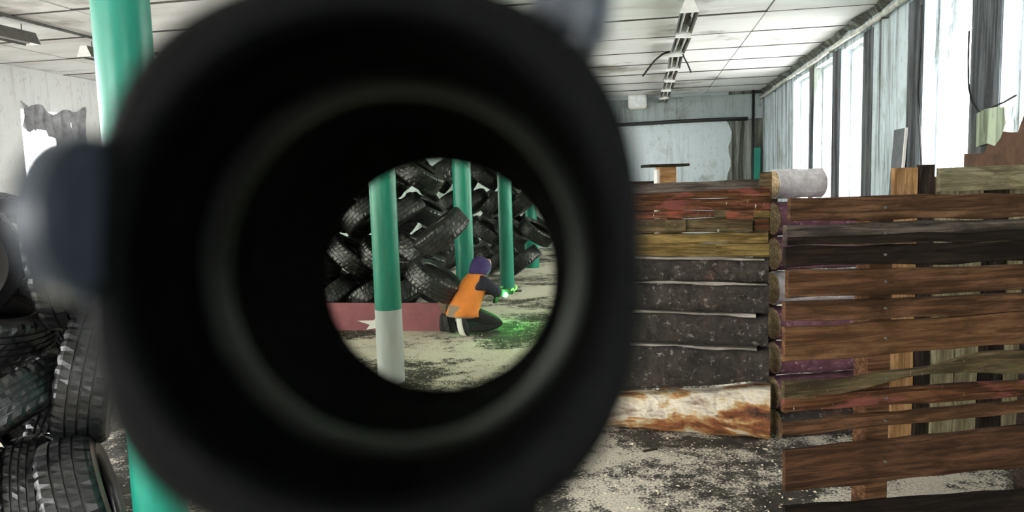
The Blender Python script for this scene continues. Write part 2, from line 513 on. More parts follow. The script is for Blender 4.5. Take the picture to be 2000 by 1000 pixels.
# white box under the ceiling on the far wall
p = on_axis(1245, 199, 1, YF - .35)
root = empty('heater', Matrix.Translation(p)); tag(root, 'white rounded heater box high on the far wall', 'heater')
bevel(MB().box(-.22, .22, -.15, .20, -.17, .17).obj('casing', M['white_metal'], root), .07, 4)
MB().box(-.15, .15, -.156, -.15, -.11, .11).obj('grille', M['frame'], root)
MB().box(-.05, .05, .20, .25, -.05, .05).obj('bracket', M['dark_metal'], root)

# ------------------------------------------------------------------ columns
XC = -2.12
YC = [2.74, 5.73, 8.45, 11.2, 13.9]
def column(y, label, base_h, collar):
    root = empty('column', Matrix.Translation((XC, y, 0)))
    tag(root, label, 'column', 'row of green steel columns')
    r = .112
    z0 = base_h
    mb = MB(); mb.tube([(0, 0, z0), (0, 0, 1.5), (0, 0, H)], r, 40, cap=False); mb.obj('shaft', M['green'], root, smooth=True)
    if base_h > 0:
        mb = MB(); mb.tube([(0, 0, 0), (0, 0, base_h)], r + .002, 40); mb.obj('base', M['greybase'], root, smooth=False)
    if collar:
        mb = MB(); mb.tube([(0, 0, 0), (0, 0, collar), (0, 0, collar + .04)], [r + .025, r + .025, r], 40); mb.obj('collar', M['green'], root)
    bevel(MB().box(-.2, .2, -.2, .2, H - .03, H).obj('head_plate', M['green'], root))
    return root
column(YC[0], 'nearest green column, beside the tyre stack at the left edge', 0, 0)
zb = on_axis(740, 603, 1, YC[1]).z
column(YC[1], 'green column with a pale grey foot, inside the sight ring', zb, 0)
column(YC[2], 'green column directly behind the kneeling person', 0, 0)
column(YC[3], 'green column just behind the green laser light', 0, 0)
zc = on_axis(1041, 470, 1, YC[4]).z
column(YC[4], 'farthest green column with a thicker foot', 0, zc)

# ------------------------------------------------------------------ ceiling lamps
def make_lamp(label, group, loc, wires=True):
    root = empty('ceiling_lamp', Matrix.Translation(loc)); tag(root, label, 'lamp', group)
    L = 1.2
    prof = [(-.045, .14), (.045, .14), (.105, .0), (-.105, .0)]
    for y in (0, L):
        mb = MB(); mb.prism(prof, y - .006, y + .006); mb.obj('end_plate', M['white_metal'], root)
    mb = MB()
    mb.add([(-.045, 0, .14), (.045, 0, .14), (.105, 0, 0), (.097, 0, 0), (.04, 0, .13), (-.04, 0, .13), (-.097, 0, 0), (-.105, 0, 0),
            (-.045, L, .14), (.045, L, .14), (.105, L, 0), (.097, L, 0), (.04, L, .13), (-.04, L, .13), (-.097, L, 0), (-.105, L, 0)],
           [(i, (i + 1) % 8, (i + 1) % 8 + 8, i + 8) for i in range(8)])
    mb.obj('reflector', M['dark_metal'], root)
    for x in (-.045, .045):
        mb = MB(); mb.tube([(x, .02, .03), (x, L - .02, .03)], .014, 10); mb.obj('tube', M['tube_glass'], root, smooth=True)
    for y in (.15, L - .15):
        mb = MB(); mb.tube([(0, y, .14), (0, y, H - loc[2])], .006, 6); mb.obj('hanger', M['dark_metal'], root)
    return root
ords = ['nearest', 'second nearest', 'third nearest', 'fourth nearest', 'fifth nearest', 'sixth nearest', 'farthest']
for i in range(7):
    y = 8.35 + i * 1.44
    r = make_lamp('%s white ceiling lamp in the row near the windows' % ords[i], 'white ceiling lamps near the windows',
                  (.55 + .015 * math.sin(i * 2), y, 3.47))
    r.rotation_euler = (0, math.sin(i * 1.7) * .05, math.sin(i * 2.3) * .02)
pl = on_axis(72, 90, 2, 3.46)
make_lamp('grey lamp hanging near the left window wall, beside the frame edge', 'grey ceiling lamps near the left wall', (pl.x, pl.y - 1.25, 3.46))
make_lamp('grey lamp near the left wall, just left of the nearest column', 'grey ceiling lamps near the left wall', (pl.x, pl.y + .75, 3.46))
# conduit above them
mb = MB(); mb.tube([(pl.x + .28, y, H - .03) for y in (2, 5, 8, 10, 13, 17)], .018, 8)
tag(mb.obj('conduit', M['dark_metal'], smooth=True), 'dark conduit along the ceiling above the left lamps', 'conduit')
# loose cables hanging off the right lamp row
def cable(pts_px, d, r, label):
    P = [at(x, y, d) for x, y in pts_px]
    mb = MB(); mb.tube(P, r, 6)
    tag(mb.obj('loose_cable', M['cable'], smooth=True), label, 'cable')
cable([(1308, 101), (1295, 105), (1280, 117), (1268, 132), (1255, 149)], 11.0, .016, 'black loose cable curling left from the lamp row')
cable([(1330, 88), (1331, 98), (1336, 112), (1343, 125), (1350, 142)], 10.8, .012, 'thin black cable dangling right of the lamp row')
cable([(1347, -12), (1349, 6), (1350, 22), (1348, 40), (1346, 52)], 8.2, .012, 'black cable trailing across the nearest white lamp')

# ------------------------------------------------------------------ cloth at the left window
def tattered_cloth():
    o = Vector((XL + .05, yl0 - .04, 0)); wid = yl1 - yl0 + .25
    nx_, nz_ = 40, 26
    top = zl1 + .12
    vs_, fs_ = [], []
    for j in range(nz_ + 1):
        for i in range(nx_ + 1):
            u = i / nx_; t = j / nz_
            tp = top - .10 * math.sin(u * PI) * (1 - .3 * math.sin(u * 9)) - .04 * math.sin(u * 17)
            if u > .48: L = 1.05 + .15 * noise.noise(Vector((u * 30, 0, 0)))
            else: L = .40 + .06 * noise.noise(Vector((u * 30, 0, 0)))
            z = tp - L * t
            x = o.x + .03 * math.sin(u * 46 + 1.5 * math.sin(t * 3)) * (1 if t > .02 else .3)
            vs_.append((x, o.y + wid * u + .02 * math.sin(t * 4 + u * 9), z))
    for j in range(nz_):
        for i in range(nx_):
            if noise.noise(Vector((i * .35, j * .09, 4))) > .62: continue
            k = j * (nx_ + 1) + i; fs_.append((k, k + 1, k + nx_ + 2, k + nx_ + 1))
    me = mesh_data('window_cloth', vs_, fs_, M['cloth'], True)
    ob = link('window_cloth', me)
    s = ob.modifiers.new('thick', 'SOLIDIFY'); s.thickness = .004
    tag(ob, 'tattered grey cloth hung over the left window', 'cloth')
tattered_cloth()

# ================================================================== TYRES
def lathe(profile, n, mod=None):
    vs_, fs_ = [], []
    for k in range(n):
        a = 2 * PI * k / n
        for i, (r, z) in enumerate(profile):
            rr = r + (mod(i, k, r, z) if mod else 0)
            vs_.append((rr * math.cos(a), rr * math.sin(a), z))
    m = len(profile)
    for k in range(n):
        for i in range(m - 1):
            a = k * m + i; b = ((k + 1) % n) * m + i
            fs_.append((a, b, b + 1, a + 1))
    return vs_, fs_

def tyre_meshes(name, R=.31, w=.205, n=96, grooves=4, rim=.195):
    hw = w / 2; tw = hw * .80
    prof = [(R - .022, -tw - .016), (R - .010, -tw - .004), (R - .004, -tw + .006)]
    gx = [(-1 + 2 * (i + 1) / (grooves + 1)) * tw * .95 for i in range(grooves)]
    for g in gx:
        e = .0035
        crown = -.006 * (g / tw) ** 2
        prof += [(R + crown, g - e - .0015), (R + crown - .008, g - e), (R + crown - .008, g + e), (R + crown, g + e + .0015)]
    prof += [(R - .004, tw - .006), (R - .010, tw + .004), (R - .022, tw + .016)]
    nb = len(prof)
    def mod(i, k, r, z):
        if (i < 3 or i >= nb - 3) and k % 3 == 0: return -.007
        if 4 < i < nb - 4 and (k + int((z + 1) * 200) // 6) % 4 == 0 and r > R - .007: return -.004
        return 0
    v, f = lathe(prof, n, mod)
    tr = fixn(mesh_data(name + '_tread', v, f, M['tread']))
    def side(s):
        p = [(R - .022, s * (tw + .016)), (R - .05, s * (hw - .004)), (R - .075, s * hw), (R - .078, s * (hw + .002)), (R - .082, s * hw),
             (rim + .025, s * (hw - .012)), (rim + .012, s * (hw - .014)), (rim, s * (hw - .026)), (rim + .003, s * (hw - .045)),
             (rim + .02, s * (hw - .034)), (R - .07, s * (hw - .016)), (R - .03, s * tw * .7), (R - .022, 0)]
        v_, f_ = lathe(p, 64)
        return fixn(mesh_data(name + '_sidewall', v_, f_, M['side'], True))
    return tr, side(1), side(-1)
TYRES = {'car': tyre_meshes('car'), 'wide': tyre_meshes('wide', .335, .245, 96, 3, .20), 'slim': tyre_meshes('slim', .295, .18, 84, 3, .185)}

def axis_matrix(loc, axis, spin=0.0):
    z = Vector(axis).normalized()
    q = z.to_track_quat('Z', 'Y')
    return Matrix.Translation(loc) @ q.to_matrix().to_4x4() @ Matrix.Rotation(spin, 4, 'Z')

def tyre(kind, loc, axis, label, group, spin=None):
    root = empty('tyre', axis_matrix(loc, axis, random.uniform(0, 6) if spin is None else spin))
    tag(root, label, 'tyre', group)
    a, b, c = TYRES[kind]
    link('tread', a, root); link('sidewall', b, root); link('sidewall', c, root)
    return root

RH = Vector((RIGHT.x, RIGHT.y, 0)).normalized(); FH = Vector((FWD.x, FWD.y, 0)).normalized(); UP = Vector((0, 0, 1))
def cdir(r, u, b):                                   # direction by right / up / back-towards-viewer
    return RH * r + UP * u - FH * b

G1 = 'tyres stacked at the left edge'
near = [  # kind, px, py of the tyre centre, depth, axis (right, up, back), label
    ('wide', -118, 508, 3.40, (.60, -.25, .70), 'topmost tyre at the left frame edge showing its dusty sidewall'),
    ('wide', 122, 508, 3.50, (.85, .10, -.42), 'upper tyre standing on edge below the left window'),
    ('car', -30, 626, 3.45, (.30, .94, .10), 'tilted tyre lying under the topmost dusty tyre'),
    ('car', -45, 716, 3.75, (.18, .95, .15), 'dark tyre wedged between two slanting tyres at the frame edge'),
    ('car', 8, 795, 3.30, (-.50, .86, .06), 'slanting tyre with its tread rising towards the upright glossy tyre'),
    ('wide', 182, 728, 3.52, (.86, -.20, -.34), 'upright glossy tyre with straight grooves above the bottom tyres'),
    ('car', 76, 975, 3.45, (.85, .06, -.40), 'bottom tyre standing upright, left of the brightly lit one'),
    ('wide', 166, 985, 3.35, (.80, .20, -.42), 'bottom tyre with the brightest tread, beside the nearest column'),
    ('car', -18, 1010, 3.30, (.84, .10, -.25), 'bottom tyre half cut off by the left frame edge'),
]
for kind, px, py, d, ax, lab in near:
    tyre(kind, at(px, py, d), cdir(*ax), lab, G1)
# tyres behind that fill the stack
fill = [(-30, 900, 4.05, (.9, .3, .2)), (100, 870, 4.10, (.8, -.2, -.3)), (40, 640, 4.1, (.8, .4, .3)), (190, 600, 4.15, (.9, .1, .2)), (40, 490, 4.15, (.9, .2, .2)),
        (-130, 690, 4.0, (.6, .6, .3)), (-140, 860, 4.0, (.8, .3, .4)), (-10, 490, 3.80, (.7, -.2, .3))]
for px, py, d, ax in fill:
    tyre('car', at(px, py, d), cdir(*ax), 'shadowed tyre at the back of the left tyre stack', 'tyres at the back of the left stack')

# laced tyre walls inside the hall: each layer leans the other way
ORD = ['first', 'second', 'third', 'fourth', 'fifth', 'sixth', 'seventh', 'eighth', 'ninth']
def laced(x0, x1, y, layers, step, where, group, z0=.0, tilt=36, kind='wide', named=True, flip=0):
    n = int((x1 - x0) / step + .01)
    lay = ['bottom', 'second', 'third', 'fourth', 'fifth'][:layers]; lay[-1] = 'top'
    for k in range(layers):
        sgn = 1 if (k + flip) % 2 == 0 else -1
        for i in range(n + 1):
            th = math.radians(tilt + random.uniform(-6, 6)) * sgn
            axis = Vector((-math.sin(th), random.uniform(-.14, .14), math.cos(th)))
            x = x0 + i * step + (step * .5 if k % 2 else 0) + random.uniform(-.02, .02)
            z = z0 + .31 + k * .50 + random.uniform(-.02, .02)
            lab = '%s tyre from the left, %s layer of the %s' % (ORD[i], lay[k], where) if named else 'tyre in the %s' % where
            tyre(kind, Vector((x, y + random.uniform(-.06, .06), z)), axis, lab, group)
laced(-4.7, -2.6, 8.50, 4, .44, 'tyre wall behind the red board', 'laced tyre wall behind the red board')
laced(-4.6, -2.5, 9.25, 4, .44, 'rear row behind the front tyre wall', 'rear row of the front tyre wall', named=False, flip=1)
laced(-3.9, -1.7, 12.6, 4, .46, 'tyre wall beyond the kneeling person', 'laced tyre wall beyond the kneeling person')
laced(-3.9, -2.5, 15.6, 3, .46, 'farthest tyre wall', 'farthest laced tyre wall')
for px, py, d, ax, lab in [(862, 455, 8.00, (-.62, .78, .12), 'big slanting tyre leaning against the third column'),
                      (850, 548, 8.12, (.55, .83, .1), 'low tyre leaning behind the kneeling person')]:
    tyre('wide', at(px, py, d), cdir(*ax), lab, 'tyres leaning at the third column')

# low red board with white print at the foot of the tyre wall
b0 = on_axis(600, 646, 2, 0); b1 = on_axis(866, 646, 2, 0)
yb = (b0.y + b1.y) / 2
zt = on_axis(750, 592, 1, yb).z
root = empty('red_board', Matrix.Translation((b0.x, yb, 0))); tag(root, 'low dull red board with a white print before the tyre wall', 'board')
Lb = b1.x - b0.x
bevel(MB().box(0, Lb, 0, .03, 0, zt).obj('panel', M['redboard'], root))
cx = on_axis(742, 630, 1, yb).x - b0.x; cz = on_axis(742, 632, 1, yb).z
star = []
for i in range(10):
    a = PI / 2 + i * PI / 5; rr = .29 if i % 2 == 0 else .13
    star.append((cx + rr * math.cos(a), max(.012, min(zt - .02, cz + rr * .36 * math.sin(a) - .0))))
MB().prism(star, -.003, 0).obj('white_mark', M['white_print'], root)

# ================================================================== BARRICADES
def frame_matrix(p0, direction):
    x = Vector((direction.x, direction.y, 0)).normalized(); z = UP; y = z.cross(x)
    return Matrix((( x.x, y.x, z.x, p0.x), (x.y, y.y, z.y, p0.y), (x.z, y.z, z.z, p0.z), (0, 0, 0, 1)))

def plank_mesh(name, x0, x1, t0, b0_, t1, b1_, y0, y1, mat, wav=.006, seed=0, seg=26, big=0):
    """plank along x; top goes t0 -> t1, bottom b0_ -> b1_; uneven sawn edges"""
    vs_, fs_ = [], []
    for i in range(seg + 1):
        u = i / seg; x = x0 + (x1 - x0) * u
        nt = wav * noise.noise(Vector((x * 4.2, seed * 3.1, 0))) * 2 + big * noise.noise(Vector((x * 2.6, seed * 1.7, 7)))
        nb = wav * noise.noise(Vector((x * 4.2, seed * 3.1, 9))) * 2 + big * noise.noise(Vector((x * 3.0, seed * 1.7, 3)))
        ny = .004 * noise.noise(Vector((x * 2, seed, 5)))
        t = t0 + (t1 - t0) * u + nt; b = b0_ + (b1_ - b0_) * u + nb
        c = .004
        vs_ += [(x, y0 + ny, t - c), (x, y0 + c + ny, t), (x, y1, t), (x, y1, b), (x, y0 + c + ny, b), (x, y0 + ny, b + c)]
    for i in range(seg):
        for k in range(6):
            fs_.append((i * 6 + k, i * 6 + (k + 1) % 6, (i + 1) * 6 + (k + 1) % 6, (i + 1) * 6 + k))
    fs_.append(tuple(range(6))); fs_.append(tuple(seg * 6 + k for k in range(5, -1, -1)))
    return fixn(mesh_data(name, vs_, fs_, mat))

def slab_mesh(name, x0, x1, t0, b0_, t1, b1_, y0, bulge, depth, mat, seed, rough=.012, seg=60, ring=12):
    """half-round slab or log lying along x with lumpy bark"""
    vs_, fs_ = [], []
    for i in range(seg + 1):
        u = i / seg; x = x0 + (x1 - x0) * u
        t = t0 + (t1 - t0) * u; b = b0_ + (b1_ - b0_) * u
        t += .012 * noise.noise(Vector((x * 3.5, seed, 0))); b += .012 * noise.noise(Vector((x * 3.5, seed, 4)))
        c = (t + b) / 2; h = (t - b) / 2
        for k in range(ring):
            a = PI / 2 + PI * k / (ring - 1)
            y = y0 + bulge * math.cos(a); z = c + h * math.sin(a)
            d = rough * noise.noise(Vector((x * 12, z * 12, seed))) + rough * .6 * noise.noise(Vector((x * 30, z * 30, seed)))
            vs_.append((x, y - d, z))
        vs_.append((x, y0 + depth, b)); vs_.append((x, y0 + depth, t))
    n = ring + 2
    for i in range(seg):
        for k in range(n):
            fs_.append((i * n + k, i * n + (k + 1) % n, (i + 1) * n + (k + 1) % n, (i + 1) * n + k))
    fs_.append(tuple(range(n))); fs_.append(tuple(seg * n + k for k in range(n - 1, -1, -1)))
    return fixn(mesh_data(name, vs_, fs_, mat))

def heading(deg_right):
    a = math.radians(deg_right)
    return FH * math.cos(a) + RH * math.sin(a)

# --- right barricade of pallet boards
PD = heading(80)
p_base = at(1537, 900, 2.95)
pal_o = Vector((p_base.x, p_base.y, 0))
PM = frame_matrix(pal_o, PD); PMi = PM.inverted()
pn = Vector((PM[0][1], PM[1][1], 0))
def pal(px, py): return PMi @ on_plane(px, py, pal_o, pn)
root = empty('pallet_barricade', PM); tag(root, 'tall barricade of gapped brown boards at the right edge', 'barricade')
boards = [  # xl, top, bottom at left, top, bottom at px 2000, material, big wave
    (1545, 385, 432, 376, 424, 'w_top', 0), (1536, 441, 480, 425, 470, 'w_grey', .006), (1536, 484, 521, 468, 511, 'w_black', .006),
    (1540, 531, 581, 515, 566, 'w_mid', .004), (1534, 590, 628, 572, 611, 'w_mid', .006), (1534, 641, 708, 609, 671, 'w_orange', .004),
    (1532, 745, 771, 694, 728, 'c_olive', .05), (1532, 774, 806, 744, 774, 'c_brown', .008), (1530, 828, 852, 782, 808, 'w_mid', .006),
    (1535, 881, 962, 832, 913, 'w_wide', .004), (1535, 992, 1072, 957, 1030, 'w_black', .005), (1535, 1085, 1160, 1050, 1120, 'w_mid', .006)]
for k, (xl, a, b, c, d, m, big) in enumerate(boards):
    L0, L1, R0, R1 = pal(xl, a), pal(xl, b), pal(2000, c), pal(2000, d)
    s = 1.62 / R0.x                                        # the boards go on past the frame
    t1, b1_ = L0.z + (R0.z - L0.z) * s, L1.z + (R1.z - L1.z) * s
    link('board', plank_mesh('board', L0.x, 1.62, L0.z, max(.004, L1.z), t1, max(.004, b1_), random.uniform(-.004, .004), .026, M[m], .005, k + 2, 30, big), root)
    if k == 1:                                             # lower dark split of the second board
        link('board', plank_mesh('board', L0.x, 1.62, L0.z - .045, L1.z + .002, t1 - .055, b1_ + .004, -.012, .0, M['w_black'], .006, 40, 30, .008), root)
for xa, xb, m in ((1705, 1752, 'w_mid'), (2040, 2090, 'w_darkpost')):
    A, B = pal(xa, 600), pal(xb, 600)
    bevel(MB().box(A.x, B.x, .03, .12, 0, pal(xa, 392).z).obj('upright', M[m], root), .004, 1)
# nails in the boards over the upright
for k, (xl, a, b, c, d, m, big) in enumerate(boards[:10]):
    f = (1728 - xl) / (2000 - xl)
    P = pal(1728, (a + b) / 2 * (1 - f) + (c + d) / 2 * f)
    mb = MB(); mb.tube([(P.x, -.008, P.z), (P.x, .002, P.z)], .005, 8); mb.obj('nail', M['dark_metal'], root)

# --- second barricade behind it: upright boards under a pale plank
q_base = at(1760, 700, 4.3); q_o = Vector((q_base.x, q_base.y, 0))
QM = frame_matrix(q_o, heading(82)); QMi = QM.inverted(); qn = Vector((QM[0][1], QM[1][1], 0))
def qal(px, py): return QMi @ on_plane(px, py, q_o, qn)
root = empty('board_barricade', QM); tag(root, 'pale board barricade standing behind the gapped brown boards', 'barricade')
for xa, xb, yt, m in ((1747, 1796, 328, 'w_tan'), (1797, 1828, 322, 'w_darkpost'), (1830, 1877, 345, 'w_beige'), (1878, 1925, 345, 'w_beige'),
                      (1926, 1975, 340, 'w_darkpost'), (1976, 2030, 345, 'w_beige'), (2031, 2085, 345, 'w_beige')):
    A, B = qal(xa, yt), qal(xb, yt)
    Mloc = Matrix.Translation((A.x, 0, 0)) @ Matrix.Rotation(-PI / 2, 4, 'Y')     # grain runs up the board
    me = plank_mesh('upright_board', 0, A.z, 0.0 , -(B.x - A.x) + .004, 0.0, -(B.x - A.x) + .004, .0, .028, M[m], .0015, xa % 17, 14)
    link('upright_board', me, root, Mloc)
L0, L1, R0, R1 = qal(1829, 328), qal(1829, 374), qal(2000, 321), qal(2000, 371)
link('top_plank', plank_mesh('top_plank', L0.x, L0.x + 1.0, L0.z, L1.z, R0.z, R1.z, -.034, -.002, M['w_beige'], .003, 3, 24), root)

# --- left barricade: planks above bark slabs
cr0 = Vector((on_axis(1505, 860, 2, 0).x, on_axis(1505, 860, 2, 0).y, 0))
CD = -heading(-70.6)                       # local +x points right, towards the near end
CM0 = frame_matrix(cr0, CD); CMi = CM0.inverted(); cn = Vector((CM0[0][1], CM0[1][1], 0))
def cra(px, py): return CMi @ on_plane(px, py, cr0, cn)
root = empty('log_barricade', CM0); tag(root, 'barricade of stacked planks over dark bark slabs, mid picture right', 'barricade')
rows = [(366, 383, 379, 392, 'c_brown', 'p'), (384, 409, 393, 412, 'c_brown', 'p'), (410, 424, 413, 428, 'c_red', 'p'), (425, 453, 429, 456, 'c_olive', 'p'),
        (455, 475, 457, 476, 'c_yellow', 'p'), (476, 503, 477, 500, 'c_yellow', 'p'),
        (504, 550, 501, 547, 'bark', 's'), (553, 611, 548, 604, 'bark', 's'), (614, 676, 605, 666, 'bark', 's'), (680, 744, 667, 764, 'bark', 's'),
        (757, 857, 772, 838, 'peeled', 's')]
xe = cra(1112, 600).x
for k, (a, b, c, d, m, t) in enumerate(rows):
    xl_px = 1255 if k < 9 else 1197
    R0, R1, L0, L1 = cra(1502, a), cra(1502, b), cra(xl_px, c), cra(xl_px, d)
    s = (R0.x - xe) / (R0.x - L0.x)
    tl, bl = R0.z + (L0.z - R0.z) * s, R1.z + (L1.z - R1.z) * s
    xr = R0.x + random.uniform(-.006, .008)
    if k == len(rows) - 1: bl = max(bl, .005); R1.z = max(R1.z, .004)
    if t == 'p':
        link('plank', plank_mesh('plank', xe + random.uniform(-.04, .02), xr, tl, bl, R0.z, R1.z, random.uniform(-.012, .008), .05, M[m], .004, k + 11, 30), root)
        # short offcuts nailed on
    else:
        if m == 'bark':
            cut = random.uniform(.0, .12) * (R0.x - xe)
            link('sapwood_edge', plank_mesh('sapwood_edge', xe + cut, xr - random.uniform(.0, .08), tl, tl - .014, R0.z, R0.z - .013, -.034, .05, M['sapwood'], .006, k + 31, 30), root)
            tl -= .012; R0.z -= .011
        link('bark_slab' if m == 'bark' else 'peeled_log', slab_mesh('slab', xe, xr, tl, bl, R0.z, R1.z, 0, .05 if m == 'bark' else .07, .09, M[m], k * 2.3), root)
for (xa, xb, ya, yb_, m) in ((1395, 1432, 410, 425, 'c_olive'), (1418, 1472, 411, 428, 'c_red'), (1472, 1503, 412, 424, 'c_yellow'),
                             (1300, 1340, 430, 452, 'c_olive'), (1420, 1470, 431, 452, 'c_olive'), (1475, 1503, 428, 450, 'c_brown'), (1398, 1502, 476, 498, 'c_yellow')):
    A, B = cra(xa, ya), cra(xb, yb_)
    link('offcut', plank_mesh('offcut', A.x, B.x, A.z, B.z, A.z, B.z, -.022, -.012, M[m], .002, xa, 8), root)
zt_ = cra(1490, 366).z
for px in (1140, 1300, 1470):
    A = cra(px, 600).x
    bevel(MB().box(A, A + .09, .09, .17, 0, zt_ - .02).obj('upright', M['c_grey'], root), .004, 1)
# back of the barricade: grey plank and post stubs seen over the top
G0, G1_ = cra(1300, 352), cra(1466, 351)
link('back_plank', plank_mesh('back_plank', xe, G1_.x + .05, zt_ + .035, zt_ - .06, zt_ + .05, zt_ - .06, .34, .37, M['c_grey'], .003, 77, 24), root)
bevel(MB().box(G1_.x + .05, G1_.x + .16, .30, .40, 0, zt_ + .095).obj('post', M['c_olive'], root), .004, 1)

# --- painted logs lying behind, between the two barricades
def log(px0, px1, py, d0, rad, label, bark, ang):
    a = at(px0, py, d0); dirv = heading(ang); L = (px1 - px0) / F * d0 / math.sin(math.radians(ang))
    root = empty('log', frame_matrix(a, dirv)); tag(root, label, 'log', 'painted logs stacked between the barricades')
    rings = []
    n = 20
    for i in range(15):
        x = L * i / 14; r = rad
        rings.append([(x, math.cos(2 * PI * k / n) * (r + .010 * noise.noise(Vector((x * 9, k * .9, py)))), math.sin(2 * PI * k / n) * (r + .010 * noise.noise(Vector((x * 9, k * .9, py + 50))))) for k in range(n)])
    MB().loft(rings).obj('bark', M[bark], root, smooth=False)
    for x in (-.004, L):
        MB().loft([[(x + e, math.cos(2 * PI * k / n) * rad * .93, math.sin(2 * PI * k / n) * rad * .93) for k in range(n)] for e in (0, .004)]).obj('cut_end', M['log_end'], root)
logs = [(360, 1510, 1606, 'bark_log', 'white painted log on top of the log stack'), (427, 1510, 1690, 'bark_pink', 'pink splashed log directly under the white log'),
        (496, 1512, 1695, 'bark_pink', 'third log from the top of the pink log stack'), (563, 1508, 1688, 'bark_log', 'whitish log in the middle of the pink log stack'),
        (631, 1510, 1692, 'bark_pink', 'fifth log from the top of the pink log stack'), (699, 1512, 1690, 'bark_pink', 'sixth log from the top, level with the waney board'),
        (766, 1510, 1690, 'bark_pink', 'second lowest log of the pink log stack'), (829, 1514, 1690, 'bark', 'lowest dark log on the floor between the barricades')]
dlog = 4.62
for k, (py, xa, xb, bk, lab) in enumerate(logs):
    log(xa, xb, py, dlog, .108 if k else .094, lab, bk, 83)

# --- things beyond the barricades
# post with a board nailed on top
pp = at(1301, 345, 5.5)
root = empty('post_table', frame_matrix(Vector((pp.x, pp.y, 0)), heading(84))); tag(root, 'orange-brown post with a flat dark board on top', 'post')
ztop = at(1300, 326, 5.5).z
bevel(MB().box(-.065, .065, -.05, .05, 0, ztop).obj('post', M['w_tan'], root), .004, 1)
bevel(MB().box(-.165, .145, -.12, .12, ztop, ztop + .02).obj('top_board', M['w_darkpost'], root), .003, 1)
MB().box(-.085, -.066, -.04, .04, 0, ztop - .02).obj('side_batten', M['white_print'], root)
pp = at(1245, 360, 5.9)
root = empty('dark_crate', frame_matrix(Vector((pp.x, pp.y, 0)), heading(84))); tag(root, 'dark slatted crate standing left of the orange-brown post', 'crate')
zt2 = at(1245, 352, 5.9).z
for i in range(8):
    z = zt2 * i / 8
    bevel(MB().box(-.25, .14, -.01, .01, z + .01, z + zt2 / 8 - .01).obj('slat', M['w_darkpost'], root), .003, 1)
for x in (-.24, .06):
    MB().box(x, x + .07, .011, .08, 0, zt2 - .012).obj('post', M['w_darkpost'], root)
    MB().box(x, x + .07, .40, .46, 0, zt2 - .012).obj('post', M['w_darkpost'], root)
for i in range(8):
    z = zt2 * i / 8
    MB().box(-.25, .14, .461, .48, z + .01, z + zt2 / 8 - .01).obj('slat', M['w_darkpost'], root)

# slate grey board leaning on the light pier
pb = on_axis(1737, 372, 0, XR - .12)
root = empty('grey_board', Matrix.Translation((XR, pb.y, 0))); tag(root, 'tall slate grey board with a white edge against the pale wall', 'board')
zt3 = on_axis(1738, 255, 0, XR - .05).z
wB = abs(on_axis(1727, 320, 0, XR - .05).y - on_axis(1747, 320, 0, XR - .05).y)
def lean(mb_y0, mb_y1, x0, x1, name, mat):
    MB().add([(-.16 + x0, mb_y0, 0), (-.16 + x1, mb_y0, 0), (-.16 + x0, mb_y1, 0), (-.16 + x1, mb_y1, 0), (-.03 + x0, mb_y0, zt3), (-.03 + x1, mb_y0, zt3), (-.03 + x0, mb_y1, zt3), (-.03 + x1, mb_y1, zt3)],
             [(0, 2, 3, 1), (4, 5, 7, 6), (0, 1, 5, 4), (2, 6, 7, 3), (0, 4, 6, 2), (1, 3, 7, 5)]).obj(name, mat, root)
lean(-wB / 2, wB / 2, 0, .02, 'panel', M['slate'])
lean(-wB / 2 - .03, -wB / 2, -.002, .022, 'white_edge', M['white_print'])

# brown sheet and pale green torn sheet against the right wall below the nearest visible window
ya, yb2 = on_axis(1890, 300, 0, XR).y, 3.9
prof = []
for i in range(25):
    u = i / 24; y = ya + (yb2 - ya) * u
    zpx = on_axis(1890 + 110 * min(1, u * 1.6), [300, 262, 215, 196, 190][min(4, int(u * 6.4))], 0, XR).z
    prof.append((y, min(2.75, zpx + .03 * noise.noise(Vector((u * 9, 2, 0))))))
mb = MB(); n = len(prof)
vs_ = [(XR - .03, y, 0) for y, z in prof] + [(XR - .03, y, z) for y, z in prof] + [(XR - .005, y, 0) for y, z in prof] + [(XR - .005, y, z) for y, z in prof]
fs_ = []
for i in range(n - 1):
    fs_ += [(i, i + 1, n + i + 1, n + i), (2 * n + i, 3 * n + i, 3 * n + i + 1, 2 * n + i + 1), (n + i, n + i + 1, 3 * n + i + 1, 3 * n + i)]
mb.add(vs_, fs_); tag(mb.obj('brown_sheet', M['rust']), 'rusty brown sheet covering the lower wall at the right edge', 'sheet')
poly = [(1909, 222), (1925, 213), (1945, 209), (1963, 209), (1966, 240), (1955, 270), (1944, 285), (1930, 280), (1908, 287)]
P = [on_axis(x, y, 0, XR - .032) for x, y in poly]
n = len(P)
MBp = MB().add([(XR - .038, p.y, p.z) for p in P] + [(XR - .032, p.y, p.z) for p in P], [tuple(range(n)), tuple(range(2 * n - 1, n - 1, -1))] + [(k, k + n, (k + 1) % n + n, (k + 1) % n) for k in range(n)])
tag(MBp.obj('torn_sheet', M['lichen']), 'pale green torn sheet stuck on the rusty brown sheet', 'sheet')
# hanging wire between the windows
P = [on_axis(x, y, 0, XR - .03) for x, y in [(1893, 60), (1891, 120), (1892, 170), (1898, 200), (1912, 220), (1930, 212), (1960, 200), (1985, 186)]]
mb = MB(); mb.tube(P, .008, 6); tag(mb.obj('wall_wire', M['cable'], smooth=True), 'black wire sagging across the pier above the torn sheet', 'wire')
P = [on_axis(x, y, 0, XR - .02) for x, y in [(1801, 10), (1797, 90), (1792, 180), (1797, 260), (1800, 330)]]
mb = MB(); mb.tube(P, .010, 6); tag(mb.obj('wall_wire', M['cable'], smooth=True), 'black wire running down beside the tall bright window', 'wire')

